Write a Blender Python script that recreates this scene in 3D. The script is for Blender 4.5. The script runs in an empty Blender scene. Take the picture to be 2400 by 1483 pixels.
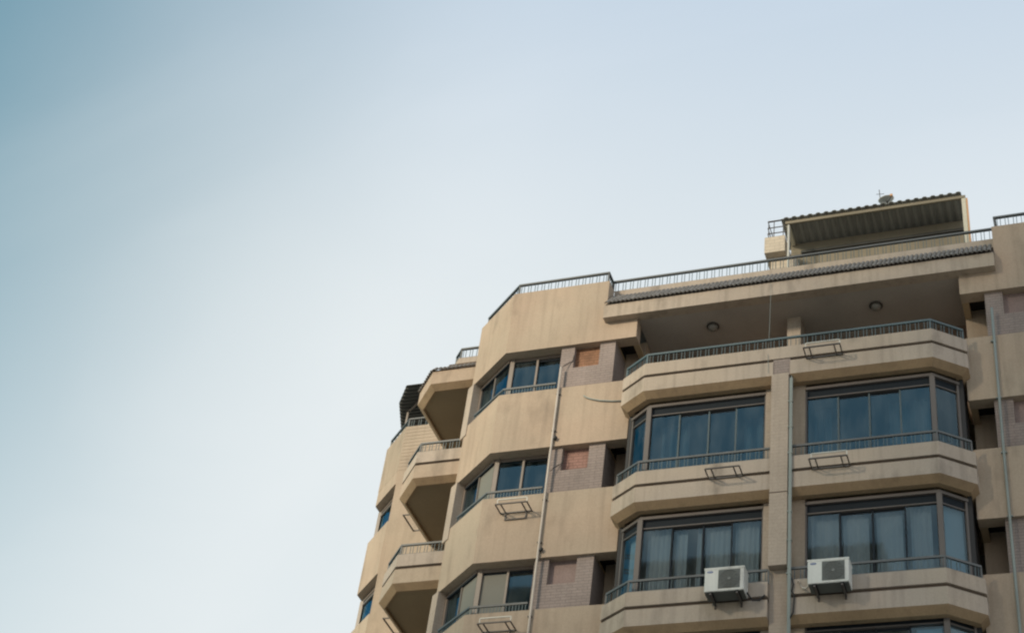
import bpy, bmesh, math, random
from mathutils import Vector, Matrix
random.seed(7)
scene = bpy.context.scene
C = scene.collection
R = math.radians

# ------------------------------------------------------------------ camera
AZ, EL, ROLL, FPX = -0.432546, 0.709696, 0.156175, 3876.4     # solved from the photograph's vanishing lines
fwd = Vector((math.sin(AZ)*math.cos(EL), math.cos(AZ)*math.cos(EL), math.sin(EL)))
rt = Vector((math.cos(AZ), -math.sin(AZ), 0)); up = rt.cross(fwd)
rt2 = rt*math.cos(ROLL) + up*math.sin(ROLL); up2 = -rt*math.sin(ROLL) + up*math.cos(ROLL)
cam = bpy.data.cameras.new('camera'); cam.sensor_fit = 'HORIZONTAL'; cam.sensor_width = 36
cam.lens = 36*FPX/2400; cam.clip_start = 0.1; cam.clip_end = 3000
co = bpy.data.objects.new('camera', cam); C.objects.link(co)
co.matrix_world = Matrix(((rt2.x, up2.x, -fwd.x, 0), (rt2.y, up2.y, -fwd.y, 0), (rt2.z, up2.z, -fwd.z, 0), (0, 0, 0, 1)))
scene.camera = co

# ------------------------------------------------------------------ world, sun, exposure
SUN_AZ, SUN_EL = R(215), R(20)        # compass style: measured from +Y towards +X; the sun stands behind the camera, to the left
sdir = Vector((math.sin(SUN_AZ)*math.cos(SUN_EL), math.cos(SUN_AZ)*math.cos(SUN_EL), math.sin(SUN_EL)))
w = bpy.data.worlds.new('World'); scene.world = w; w.use_nodes = True
nt = w.node_tree; nt.nodes.clear()
def wn(t, **k):
    n = nt.nodes.new(t)
    for a, b in k.items(): setattr(n, a, b)
    return n
sky = wn('ShaderNodeTexSky', sky_type='NISHITA', sun_disc=False)
sky.sun_elevation = SUN_EL; sky.sun_rotation = SUN_AZ
sky.air_density = 1.3; sky.dust_density = 0.6; sky.ozone_density = 3.0; sky.altitude = 30
tc = wn('ShaderNodeTexCoord')
mp = wn('ShaderNodeMapping'); mp.inputs['Rotation'].default_value = (0.5, 0.35, 0.75); mp.inputs['Scale'].default_value = (1.6, 7.0, 5.0)
nz = wn('ShaderNodeTexNoise'); nz.inputs['Scale'].default_value = 1.5; nz.inputs['Detail'].default_value = 5; nz.inputs['Distortion'].default_value = 0.6
rp = wn('ShaderNodeValToRGB'); rp.color_ramp.elements[0].position = 0.42; rp.color_ramp.elements[1].position = 0.78
rp.color_ramp.elements[0].color = (0, 0, 0, 1); rp.color_ramp.elements[1].color = (1, 1, 1, 1)
# a thin white veil of high cloud that thickens towards the horizon and towards the east (+X); clear blue higher up in the west
dt = wn('ShaderNodeVectorMath', operation='DOT_PRODUCT'); dt.inputs[1].default_value = (2.6, 0.0, -1.9)
hz = wn('ShaderNodeMapRange', interpolation_type='SMOOTHSTEP'); hz.inputs['From Min'].default_value = -3.10; hz.inputs['From Max'].default_value = -2.16
hz.inputs['To Min'].default_value = 0.0; hz.inputs['To Max'].default_value = 0.94
cm = wn('ShaderNodeMath', operation='MULTIPLY'); cm.inputs[1].default_value = 0.05
ad = wn('ShaderNodeMath', operation='ADD', use_clamp=True)
mx = wn('ShaderNodeMix', data_type='RGBA'); mx.inputs[7].default_value = (10.3, 11.0, 11.35, 1)     # thin high haze, lit by the sun
tn = wn('ShaderNodeMix', data_type='RGBA', blend_type='MULTIPLY'); tn.inputs[0].default_value = 1; tn.inputs[7].default_value = (0.32, 2.0, 1.72, 1)   # the film's teal rendering of clear sky
bg = wn('ShaderNodeBackground'); bg.inputs['Strength'].default_value = 0.075
out = wn('ShaderNodeOutputWorld')
sp = wn('ShaderNodeSeparateXYZ'); vz = wn('ShaderNodeMapRange', interpolation_type='SMOOTHSTEP'); vz.inputs['From Min'].default_value = 0.62; vz.inputs['From Max'].default_value = 0.90
vc = wn('ShaderNodeMix', data_type='RGBA'); vc.inputs[6].default_value = (10.4, 11.0, 11.2, 1); vc.inputs[7].default_value = (6.3, 7.9, 9.9, 1)       # the veil thins to blue overhead
L = nt.links.new
L(tc.outputs['Generated'], mp.inputs['Vector']); L(mp.outputs[0], nz.inputs['Vector']); L(nz.outputs['Fac'], rp.inputs['Fac'])
L(tc.outputs['Generated'], sp.inputs[0]); L(sp.outputs['Z'], vz.inputs['Value']); L(vz.outputs['Result'], vc.inputs[0]); L(vc.outputs[2], mx.inputs[7])
L(tc.outputs['Generated'], dt.inputs[0]); L(dt.outputs['Value'], hz.inputs['Value'])
L(rp.outputs['Color'], cm.inputs[0]); L(cm.outputs[0], ad.inputs[0]); L(hz.outputs['Result'], ad.inputs[1])
L(ad.outputs[0], mx.inputs[0]); L(sky.outputs[0], tn.inputs[6]); L(tn.outputs[2], mx.inputs[6]); L(mx.outputs[2], bg.inputs['Color']); L(bg.outputs[0], out.inputs['Surface'])

sl = bpy.data.lights.new('sun', 'SUN'); sl.energy = 3.8; sl.angle = R(9); sl.color = (1.0, 0.86, 0.63)
so = bpy.data.objects.new('sun', sl); C.objects.link(so); so.location = (-20, -30, 60)
so.rotation_euler = sdir.to_track_quat('Z', 'Y').to_euler()

vs = scene.view_settings; vs.view_transform = 'Standard'; vs.look = 'None'; vs.gamma = 1.0; vs.use_curve_mapping = False
vs.exposure = 0.08
scene.render.engine = 'CYCLES'
scene.cycles.filter_width = 2.2
scene.cycles.max_bounces = 8

# ------------------------------------------------------------------ materials
def material(name, col, rough=0.85, var=0.10, fine=0.06, streak=0.0, bump=0.0, bscale=70.0, metal=0.0, spec=0.4, vscale=0.7, course=None, tint=None, ccon=1.0):
    m = bpy.data.materials.new(name); m.use_nodes = True
    n = m.node_tree.nodes; l = m.node_tree.links
    b = n['Principled BSDF']; b.inputs['Roughness'].default_value = rough; b.inputs['Metallic'].default_value = metal
    b.inputs['Specular IOR Level'].default_value = spec
    g = n.new('ShaderNodeNewGeometry')
    def noise(sc, det=3.0, scale=(1, 1, 1)):
        mp = n.new('ShaderNodeMapping'); mp.inputs['Scale'].default_value = scale
        t = n.new('ShaderNodeTexNoise'); t.inputs['Scale'].default_value = sc; t.inputs['Detail'].default_value = det
        l.new(g.outputs['Position'], mp.inputs['Vector']); l.new(mp.outputs[0], t.inputs['Vector']); return t.outputs['Fac']
    def rng(sock, lo, hi, a=0.3, bb=0.7):
        r = n.new('ShaderNodeMapRange'); r.inputs['From Min'].default_value = a; r.inputs['From Max'].default_value = bb
        r.inputs['To Min'].default_value = lo; r.inputs['To Max'].default_value = hi; l.new(sock, r.inputs['Value']); return r.outputs['Result']
    def mul(a, c):
        q = n.new('ShaderNodeMath'); q.operation = 'MULTIPLY'; l.new(a, q.inputs[0]); l.new(c, q.inputs[1]); return q.outputs[0]
    f = rng(noise(vscale, 4), 1-var, 1+var)
    if fine: f = mul(f, rng(noise(28, 4), 1-fine, 1+fine))
    if streak:
        f = mul(f, rng(noise(1.0, 4, (7, 7, 0.35)), 1.02, 1-streak*0.7, 0.5, 0.75))
        f = mul(f, rng(noise(1.0, 5, (2.2, 2.2, 0.9)), 1.0, 1-streak, 0.56, 0.72))
    h = noise(bscale, 3)
    if course:
        sp = n.new('ShaderNodeSeparateXYZ'); l.new(g.outputs['Position'], sp.inputs[0])
        ax = n.new('ShaderNodeMath'); ax.operation = 'ADD'; l.new(sp.outputs['X'], ax.inputs[0]); l.new(sp.outputs['Y'], ax.inputs[1])
        cb = n.new('ShaderNodeCombineXYZ'); l.new(ax.outputs[0], cb.inputs['X']); l.new(sp.outputs['Z'], cb.inputs['Y'])
        br = n.new('ShaderNodeTexBrick'); br.inputs['Scale'].default_value = 1.0; br.inputs['Brick Width'].default_value = 0.24
        br.inputs['Row Height'].default_value = course; br.inputs['Mortar Size'].default_value = 0.009; br.inputs['Bias'].default_value = -0.3
        br.inputs['Color1'].default_value = (1.0, 1.0, 1.0, 1); c2 = 1-0.10*ccon; c3 = 1-0.22*ccon; br.inputs['Color2'].default_value = (c2, c2, c2, 1); br.inputs['Mortar'].default_value = (c3, c3, c3, 1)
        l.new(cb.outputs[0], br.inputs['Vector'])
        bw = n.new('ShaderNodeRGBToBW'); l.new(br.outputs['Color'], bw.inputs[0])
        f = mul(f, bw.outputs[0])
        h = mul(h, rng(br.outputs['Fac'], 1.0, 0.2, 0, 1))
    mxn = n.new('ShaderNodeMix'); mxn.data_type = 'RGBA'; mxn.blend_type = 'MULTIPLY'; mxn.inputs[0].default_value = 1
    mxn.inputs[6].default_value = (*col, 1)
    if tint:
        tm = n.new('ShaderNodeMix'); tm.data_type = 'RGBA'; tm.inputs[6].default_value = (*col, 1); tm.inputs[7].default_value = (*tint, 1)
        l.new(rng(noise(0.45, 3), 0, 1, 0.38, 0.62), tm.inputs[0]); l.new(tm.outputs[2], mxn.inputs[6])
    cc = n.new('ShaderNodeCombineColor'); [l.new(f, cc.inputs[i]) for i in range(3)]
    l.new(cc.outputs[0], mxn.inputs[7]); l.new(mxn.outputs[2], b.inputs['Base Color'])
    if bump:
        bn = n.new('ShaderNodeBump'); bn.inputs['Strength'].default_value = bump; bn.inputs['Distance'].default_value = 0.012
        l.new(h, bn.inputs['Height']); l.new(bn.outputs[0], b.inputs['Normal'])
    return m

def glass_material(name, trans, refl, ior=1.6):
    m = bpy.data.materials.new(name); m.use_nodes = True; n = m.node_tree.nodes; l = m.node_tree.links
    n.remove(n['Principled BSDF']); o = n['Material Output']
    t = n.new('ShaderNodeBsdfTransparent'); t.inputs['Color'].default_value = (*trans, 1)
    gl = n.new('ShaderNodeBsdfGlossy'); gl.inputs['Color'].default_value = (*refl, 1); gl.inputs['Roughness'].default_value = 0.03
    g = n.new('ShaderNodeNewGeometry'); t1 = n.new('ShaderNodeTexNoise'); t1.inputs['Scale'].default_value = 0.9; l.new(g.outputs['Position'], t1.inputs['Vector'])
    bp = n.new('ShaderNodeBump'); bp.inputs['Strength'].default_value = 0.03; bp.inputs['Distance'].default_value = 0.05; l.new(t1.outputs['Fac'], bp.inputs['Height']); l.new(bp.outputs[0], gl.inputs['Normal'])
    f0 = ((ior-1)/(ior+1))**2
    dp = n.new('ShaderNodeVectorMath'); dp.operation = 'DOT_PRODUCT'; l.new(g.outputs['Normal'], dp.inputs[0]); l.new(g.outputs['Incoming'], dp.inputs[1])
    def mt(op, a, c):
        q = n.new('ShaderNodeMath'); q.operation = op
        for i, v in ((0, a), (1, c)):
            if isinstance(v, (int, float)): q.inputs[i].default_value = v
            elif v is not None: l.new(v, q.inputs[i])
        return q.outputs[0]
    c1 = mt('SUBTRACT', 1.0, mt('ABSOLUTE', dp.outputs['Value'], None)); c5 = mt('POWER', c1, 5.0)
    fac = mt('MULTIPLY', mt('ADD', mt('MULTIPLY', c5, 1-f0), f0), mt('SUBTRACT', 1.0, g.outputs['Backfacing']))      # Schlick, outer faces only
    df = n.new('ShaderNodeBsdfDiffuse'); df.inputs['Color'].default_value = (0.33, 0.35, 0.35, 1)
    mpd = n.new('ShaderNodeMapping'); mpd.inputs['Scale'].default_value = (2.2, 2.2, 0.7); l.new(g.outputs['Position'], mpd.inputs['Vector'])
    td = n.new('ShaderNodeTexNoise'); td.inputs['Scale'].default_value = 1.6; td.inputs['Detail'].default_value = 6; l.new(mpd.outputs[0], td.inputs['Vector'])
    rd = n.new('ShaderNodeMapRange'); rd.inputs['From Min'].default_value = 0.38; rd.inputs['From Max'].default_value = 0.72; rd.inputs['To Min'].default_value = 0.0; rd.inputs['To Max'].default_value = 0.09
    l.new(td.outputs['Fac'], rd.inputs['Value'])
    dm = n.new('ShaderNodeMixShader'); l.new(rd.outputs['Result'], dm.inputs[0]); l.new(t.outputs[0], dm.inputs[1]); l.new(df.outputs[0], dm.inputs[2]); t = dm     # film of dust
    mxs = n.new('ShaderNodeMixShader'); l.new(fac, mxs.inputs[0]); l.new(t.outputs[0], mxs.inputs[1]); l.new(gl.outputs[0], mxs.inputs[2]); l.new(mxs.outputs[0], o.inputs['Surface'])
    return m

M = dict(
    plaster=material('tan_plaster', (0.39, 0.302, 0.235), 0.92, 0.08, 0.07, 0.20, 0.5, 90, tint=(0.375, 0.305, 0.24)),
    parapet=material('pale_tan_plaster', (0.41, 0.34, 0.28), 0.92, 0.08, 0.07, 0.30, 0.5, 90, tint=(0.39, 0.33, 0.285)),
    soffit=material('soffit_plaster', (0.38, 0.29, 0.19), 0.95, 0.10, 0.06, 0.0, 0.4, 60),
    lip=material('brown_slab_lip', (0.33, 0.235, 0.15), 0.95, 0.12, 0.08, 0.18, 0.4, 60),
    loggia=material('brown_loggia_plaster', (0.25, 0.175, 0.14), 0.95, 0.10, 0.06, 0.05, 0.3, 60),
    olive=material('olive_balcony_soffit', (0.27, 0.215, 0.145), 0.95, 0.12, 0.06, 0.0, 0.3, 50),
    ceiling=material('loggia_ceiling_plaster', (0.38, 0.35, 0.335), 0.95, 0.10, 0.06, 0.0, 0.3, 50),
    brick=material('grey_mauve_brick', (0.28, 0.23, 0.215), 0.9, 0.14, 0.10, 0.15, 0.8, 60, course=0.075, ccon=1.1),
    pillar=material('painted_pillar_brick', (0.385, 0.32, 0.27), 0.9, 0.08, 0.08, 0.14, 0.4, 60, course=0.085, ccon=0.35),
    redfill=material('red_brick_infill', (0.27, 0.145, 0.09), 0.9, 0.25, 0.15, 0.3, 0.8, 40, course=0.085, ccon=1.5),
    pinkfill=material('faded_brick_infill', (0.24, 0.14, 0.12), 0.9, 0.25, 0.15, 0.3, 0.8, 40, course=0.085, ccon=1.5),
    mauvefill=material('mauve_infill', (0.24, 0.18, 0.17), 0.9, 0.2, 0.12, 0.0, 0.6, 40),
    groove=material('groove_dark', (0.10, 0.075, 0.06), 0.95, 0.1, 0.05),
    rail=material('blue_grey_rail_paint', (0.075, 0.11, 0.125), 0.45, 0.15, 0.1, 0.0, spec=0.5),
    railtop=material('weathered_handrail', (0.10, 0.105, 0.11), 0.5, 0.2, 0.1, 0.0, spec=0.5),
    bronze=material('bronze_window_frame', (0.19, 0.155, 0.135), 0.4, 0.12, 0.05, 0.0, spec=0.5),
    tealframe=material('teal_sash_frame', (0.06, 0.085, 0.095), 0.4, 0.1, 0.05, spec=0.5),
    bayframe=material('dark_bronze_bay_frame', (0.125, 0.108, 0.102), 0.45, 0.12, 0.05, 0.0, spec=0.4),
    dkframe=material('dark_window_track', (0.018, 0.023, 0.03), 0.6, 0.1, 0.05, spec=0.1),
    tile=material('grey_clay_tile', (0.20, 0.185, 0.175), 0.8, 0.25, 0.15, 0.0, 0.4, 50, vscale=6),
    room=material('room_paint', (0.30, 0.29, 0.27), 0.9, 0.05, 0.0),
    cloth=material('grey_curtain_cloth', (0.29, 0.31, 0.315), 0.95, 0.06, 0.03, 0.10),
    bluecloth=material('pale_blue_blind', (0.34, 0.44, 0.48), 0.9, 0.05, 0.02),
    brightblue=material('bright_blue_blind', (0.40, 0.66, 0.80), 0.9, 0.05, 0.02),
    shutter=material('cream_shutter', (0.175, 0.172, 0.155), 0.8, 0.06, 0.03),
    white=material('white_painted_metal', (0.62, 0.62, 0.60), 0.45, 0.07, 0.04, 0.22, spec=0.5),
    offwhite=material('off_white_pipe', (0.50, 0.44, 0.39), 0.5, 0.12, 0.06, 0.2, spec=0.5),
    greypipe=material('grey_drain_pipe', (0.23, 0.26, 0.25), 0.5, 0.15, 0.06, 0.1, spec=0.5),
    steel=material('bracket_steel', (0.10, 0.09, 0.085), 0.5, 0.2, 0.1, metal=0.2),
    galv=material('galvanised_steel', (0.55, 0.54, 0.50), 0.5, 0.1, 0.05, metal=0.1),
    black=material('black_rubber_and_shade', (0.02, 0.02, 0.022), 0.6, 0.1, 0.0),
    grille=material('dark_fan_grille', (0.11, 0.118, 0.115), 0.6, 0.1, 0.0),
    grillebar=material('grille_bar_grey', (0.16, 0.165, 0.16), 0.5, 0.1, 0.0),
    logo=material('blue_badge', (0.05, 0.09, 0.26), 0.4, 0.0, 0.0),
    logotext=material('badge_lettering', (0.7, 0.72, 0.75), 0.4, 0.0, 0.0),
    sheet=material('corrugated_sheet', (0.27, 0.27, 0.255), 0.6, 0.15, 0.06, 0.1, metal=0.1),
    dksheet=material('dark_corrugated_sheet', (0.06, 0.062, 0.06), 0.6, 0.15, 0.06, 0.1),
    shedwall=material('olive_shed_wall', (0.24, 0.21, 0.16), 0.9, 0.1, 0.05, 0.1, 0.3),
    whitewash=material('whitewashed_block', (0.56, 0.48, 0.39), 0.9, 0.08, 0.06, 0.12, 0.5, 60, course=0.11),
    palebeam=material('pale_beam', (0.60, 0.56, 0.46), 0.8, 0.08, 0.05),
    lamp=material('lamp_glass_grey', (0.22, 0.21, 0.20), 0.3, 0.05, 0.0),
    dkbronze=material('dark_lamp_bronze', (0.05, 0.045, 0.04), 0.4, 0.05, 0.0),
    litpost_receiver=material('orange_lit_post_and_receiver', (0.62, 0.36, 0.20), 0.6, 0.12, 0.06),  # warm light painted on the shelter post; plain orange on the dish receiver
    ground=material('dusty_paving', (0.42, 0.37, 0.30), 0.95, 0.15, 0.08, 0.0, 0.3, 8, vscale=0.1),
    roof=material('roof_screed', (0.34, 0.31, 0.27), 0.95, 0.1, 0.05),
    glass=glass_material('blue_tinted_glass', (0.745, 0.785, 0.81), (0.52, 0.80, 1.0), 1.75),
    glassd=glass_material('dark_blue_glass', (0.42, 0.52, 0.57), (0.36, 0.72, 1.0), 1.85),
)

# ------------------------------------------------------------------ mesh helpers (all coordinates are metres, camera eye at the origin)
ORI = {}
def prism(poly, z0, z1):
    n = len(poly); v = [(x, y, z0) for x, y in poly] + [(x, y, z1) for x, y in poly]
    f = [tuple(range(n))[::-1], tuple(range(n, 2*n))] + [(i, (i+1) % n, n+(i+1) % n, n+i) for i in range(n)]
    return v, f
def box(x0, x1, y0, y1, z0, z1): return prism([(x0, y0), (x1, y0), (x1, y1), (x0, y1)], z0, z1)
def offs(pl, d):
    o = []; n = len(pl)
    for i in range(n):
        nn = []
        for a, b in ((i-1, i), (i, i+1)):
            if a < 0 or b >= n: continue
            t = Vector((pl[b][0]-pl[a][0], pl[b][1]-pl[a][1])); t.normalize(); nn.append(Vector((-t.y, t.x)))
        m = nn[0] if len(nn) == 1 else (nn[0]+nn[1]).normalized()
        k = d/max(0.2, m.dot(nn[0])); o.append((pl[i][0]+m.x*k, pl[i][1]+m.y*k))
    return o
def ribbon(pl, d0, d1, z0, z1):          # wall strip between two inward offsets of a polyline
    return prism(offs(pl, d0) + offs(pl, d1)[::-1], z0, z1)
def sweep(pl, sec):                      # closed section of (inward offset, height) carried along a polyline
    n = len(sec); v, f = [], []
    L_ = [offs(pl, d) for d, z in sec]
    for i in range(len(pl)): v += [(L_[k][i][0], L_[k][i][1], sec[k][1]) for k in range(n)]
    for i in range(len(pl)-1): f += [(i*n+k, i*n+(k+1) % n, (i+1)*n+(k+1) % n, (i+1)*n+k) for k in range(n)]
    f += [tuple(range(n)), tuple(range((len(pl)-1)*n, len(pl)*n))[::-1]]
    return v, f
def bar(p, q, wdt, hgt=None):            # square bar between two points
    p = Vector(p); q = Vector(q); hgt = hgt or wdt; t = (q-p).normalized()
    ref = Vector((0, 0, 1)) if abs(t.z) < 0.9 else Vector((0, 1, 0))
    s = t.cross(ref).normalized()*wdt/2; u = s.normalized().cross(t)*hgt/2
    v = [tuple(a+b) for a in (p, q) for b in (-s-u, s-u, s+u, -s+u)]
    return v, [(3, 2, 1, 0), (4, 5, 6, 7), (0, 1, 5, 4), (1, 2, 6, 5), (2, 3, 7, 6), (3, 0, 4, 7)]
def tube(pts, r, seg=8):
    v, f = [], []; P = [Vector(p) for p in pts]
    for i, p in enumerate(P):
        t = (P[min(i+1, len(P)-1)]-P[max(i-1, 0)]).normalized(); ref = Vector((0, 1, 0)) if abs(t.z) > 0.8 else Vector((0, 0, 1))
        a = t.cross(ref).normalized(); b = a.cross(t)
        v += [tuple(p + a*r*math.cos(2*math.pi*k/seg) + b*r*math.sin(2*math.pi*k/seg)) for k in range(seg)]
    for i in range(len(P)-1):
        f += [(i*seg+k, i*seg+(k+1) % seg, (i+1)*seg+(k+1) % seg, (i+1)*seg+k) for k in range(seg)]
    n = (len(P)-1)*seg
    f += [tuple(range(seg))[::-1], tuple(range(n, n+seg))]
    return v, f
def lathe(prof, cx, cy, cz, seg=16):
    v, f = [], []
    for r, z in prof: v += [(cx+r*math.cos(2*math.pi*k/seg), cy+r*math.sin(2*math.pi*k/seg), cz+z) for k in range(seg)]
    for i in range(len(prof)-1): f += [(i*seg+k, i*seg+(k+1) % seg, (i+1)*seg+(k+1) % seg, (i+1)*seg+k) for k in range(seg)]
    f += [tuple(range(seg))[::-1], tuple(range((len(prof)-1)*seg, len(prof)*seg))]
    return v, f
def join(*gs):
    v, f = [], []
    for a, b in gs:
        o = len(v); v += a; f += [tuple(i+o for i in t) for t in b]
    return v, f
def mesh(name, geo, mat, origin=(0, 0, 0), smooth=False):
    me = bpy.data.meshes.new(name); o = Vector(origin)
    me.from_pydata([tuple(Vector(p)-o) for p in geo[0]], [], geo[1])
    bm = bmesh.new(); bm.from_mesh(me); bmesh.ops.recalc_face_normals(bm, faces=bm.faces); bm.to_mesh(me); bm.free()
    me.materials.append(M[mat])
    if smooth:
        for p in me.polygons: p.use_smooth = True
    return me
def put(name, me, parent=None, loc=None, rot=None):
    o = bpy.data.objects.new(name, me); C.objects.link(o)
    po = ORI.get(parent.name, Vector((0, 0, 0))) if parent else Vector((0, 0, 0))
    if parent: o.parent = parent
    lw = Vector(loc) if loc is not None else po
    o.location = lw-po
    if rot is not None: o.rotation_euler = rot
    ORI[o.name] = lw
    return o
def part(name, geo, mat, parent, smooth=False, label=None):
    po = ORI[parent.name]; o = put(name, mesh(name, geo, mat, po, smooth), parent, po)
    if label: o['label'] = label
    return o
def tag(o, label, cat, group=None):
    o['label'] = label; o['category'] = cat
    if group: o['group'] = group
    return o
def thing(name, loc, label, cat, group=None):
    o = bpy.data.objects.new(name, None); o.empty_display_size = 0.2; C.objects.link(o); o.location = loc; ORI[o.name] = Vector(loc)
    return tag(o, label, cat, group)
def solo(name, geo, mat, loc, label, cat, group=None, smooth=False):
    o = put(name, mesh(name, geo, mat, loc, smooth), None, loc); return tag(o, label, cat, group)

# ------------------------------------------------------------------ ground
GZ = -1.6
g = put('ground', mesh('ground', ([(-900, -900, GZ), (900, -900, GZ), (900, 900, GZ), (-900, 900, GZ)], [(0, 1, 2, 3)]), 'ground')); g['kind'] = 'structure'

# ------------------------------------------------------------------ unseen tall block added behind the viewer to shade the right and lower facade
SHADE_BLOCK = thing('apartment_building', (-27, -30, GZ), 'unseen plain block added behind the viewer to shade the facade', 'building')
part('wall', box(-43.4, -12, -36, -25, GZ, 55.5), 'plaster', SHADE_BLOCK)
part('lower_shade_wing', box(-64, -43.4, -36, -25.5, GZ, 43.2), 'plaster', SHADE_BLOCK)  # shorter part, added to shade the lower storeys of the corner tower
for k in range(16):
    part('balcony', join(box(-41, -31, -25, -24, 1.5+3.1*k, 2.5+3.1*k), box(-24, -14, -25, -24, 1.5+3.1*k, 2.5+3.1*k)), 'parapet', SHADE_BLOCK)
    for x in (-39.5, -35, -22.5, -18): part('window', box(x, x+2.2, -25.02, -24.9, 2.55+3.1*k, 4.0+3.1*k), 'dkframe', SHADE_BLOCK)

# ------------------------------------------------------------------ the apartment building
S = 3.075; XC = -6.15
def G(k): return 24.05 - S*k                  # height of the groove in balcony k
def mirx(x): return 2*XC - x
def mir(pl): return [(mirx(x), y) for x, y in pl[::-1]]

B = thing('apartment_building', (XC, 34, GZ), 'tall tan plastered apartment block with glazed bays, angled balconies and rooftop railings', 'building')
PAIR = {}
def baluster_mesh(h):
    k = round(h, 3)
    if k not in PAIR:
        wd = 0.0145; gp = 0.036
        PAIR[k] = mesh('baluster', join(box(-gp-wd/2, -gp+wd/2, -wd/2, wd/2, 0, h), box(gp-wd/2, gp+wd/2, -wd/2, wd/2, 0, h)), 'rail')
    return PAIR[k]
def railing(pl, z0, h, parent, step=0.19, top='railtop', hw=0.062, posts=True, skip=None):
    gs = []; z1 = z0+h
    gs.append(ribbon(pl, -hw/2, hw/2, z1-0.05, z1))
    gs.append(ribbon(pl, -0.012, 0.012, z0+0.03, z0+0.052))
    if posts:
        for x, y in pl: gs.append(box(x-0.018, x+0.018, y-0.018, y+0.018, z0-0.02, z1-0.04))
    r = part('railing', join(*gs), top, parent)
    me = baluster_mesh(h-0.04)
    for a, b in zip(pl[:-1], pl[1:]):
        d = Vector((b[0]-a[0], b[1]-a[1])); Ln = d.length
        if Ln < 0.12: continue
        n = max(1, int(round(Ln/step))); ang = math.atan2(d.y, d.x)
        for i in range(n):
            p = Vector(a)+d*((i+0.5)/n)
            put('baluster', me, r, (p.x, p.y, z0), (random.uniform(-.01, .01), random.uniform(-.012, .012), ang))
    return r

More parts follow.
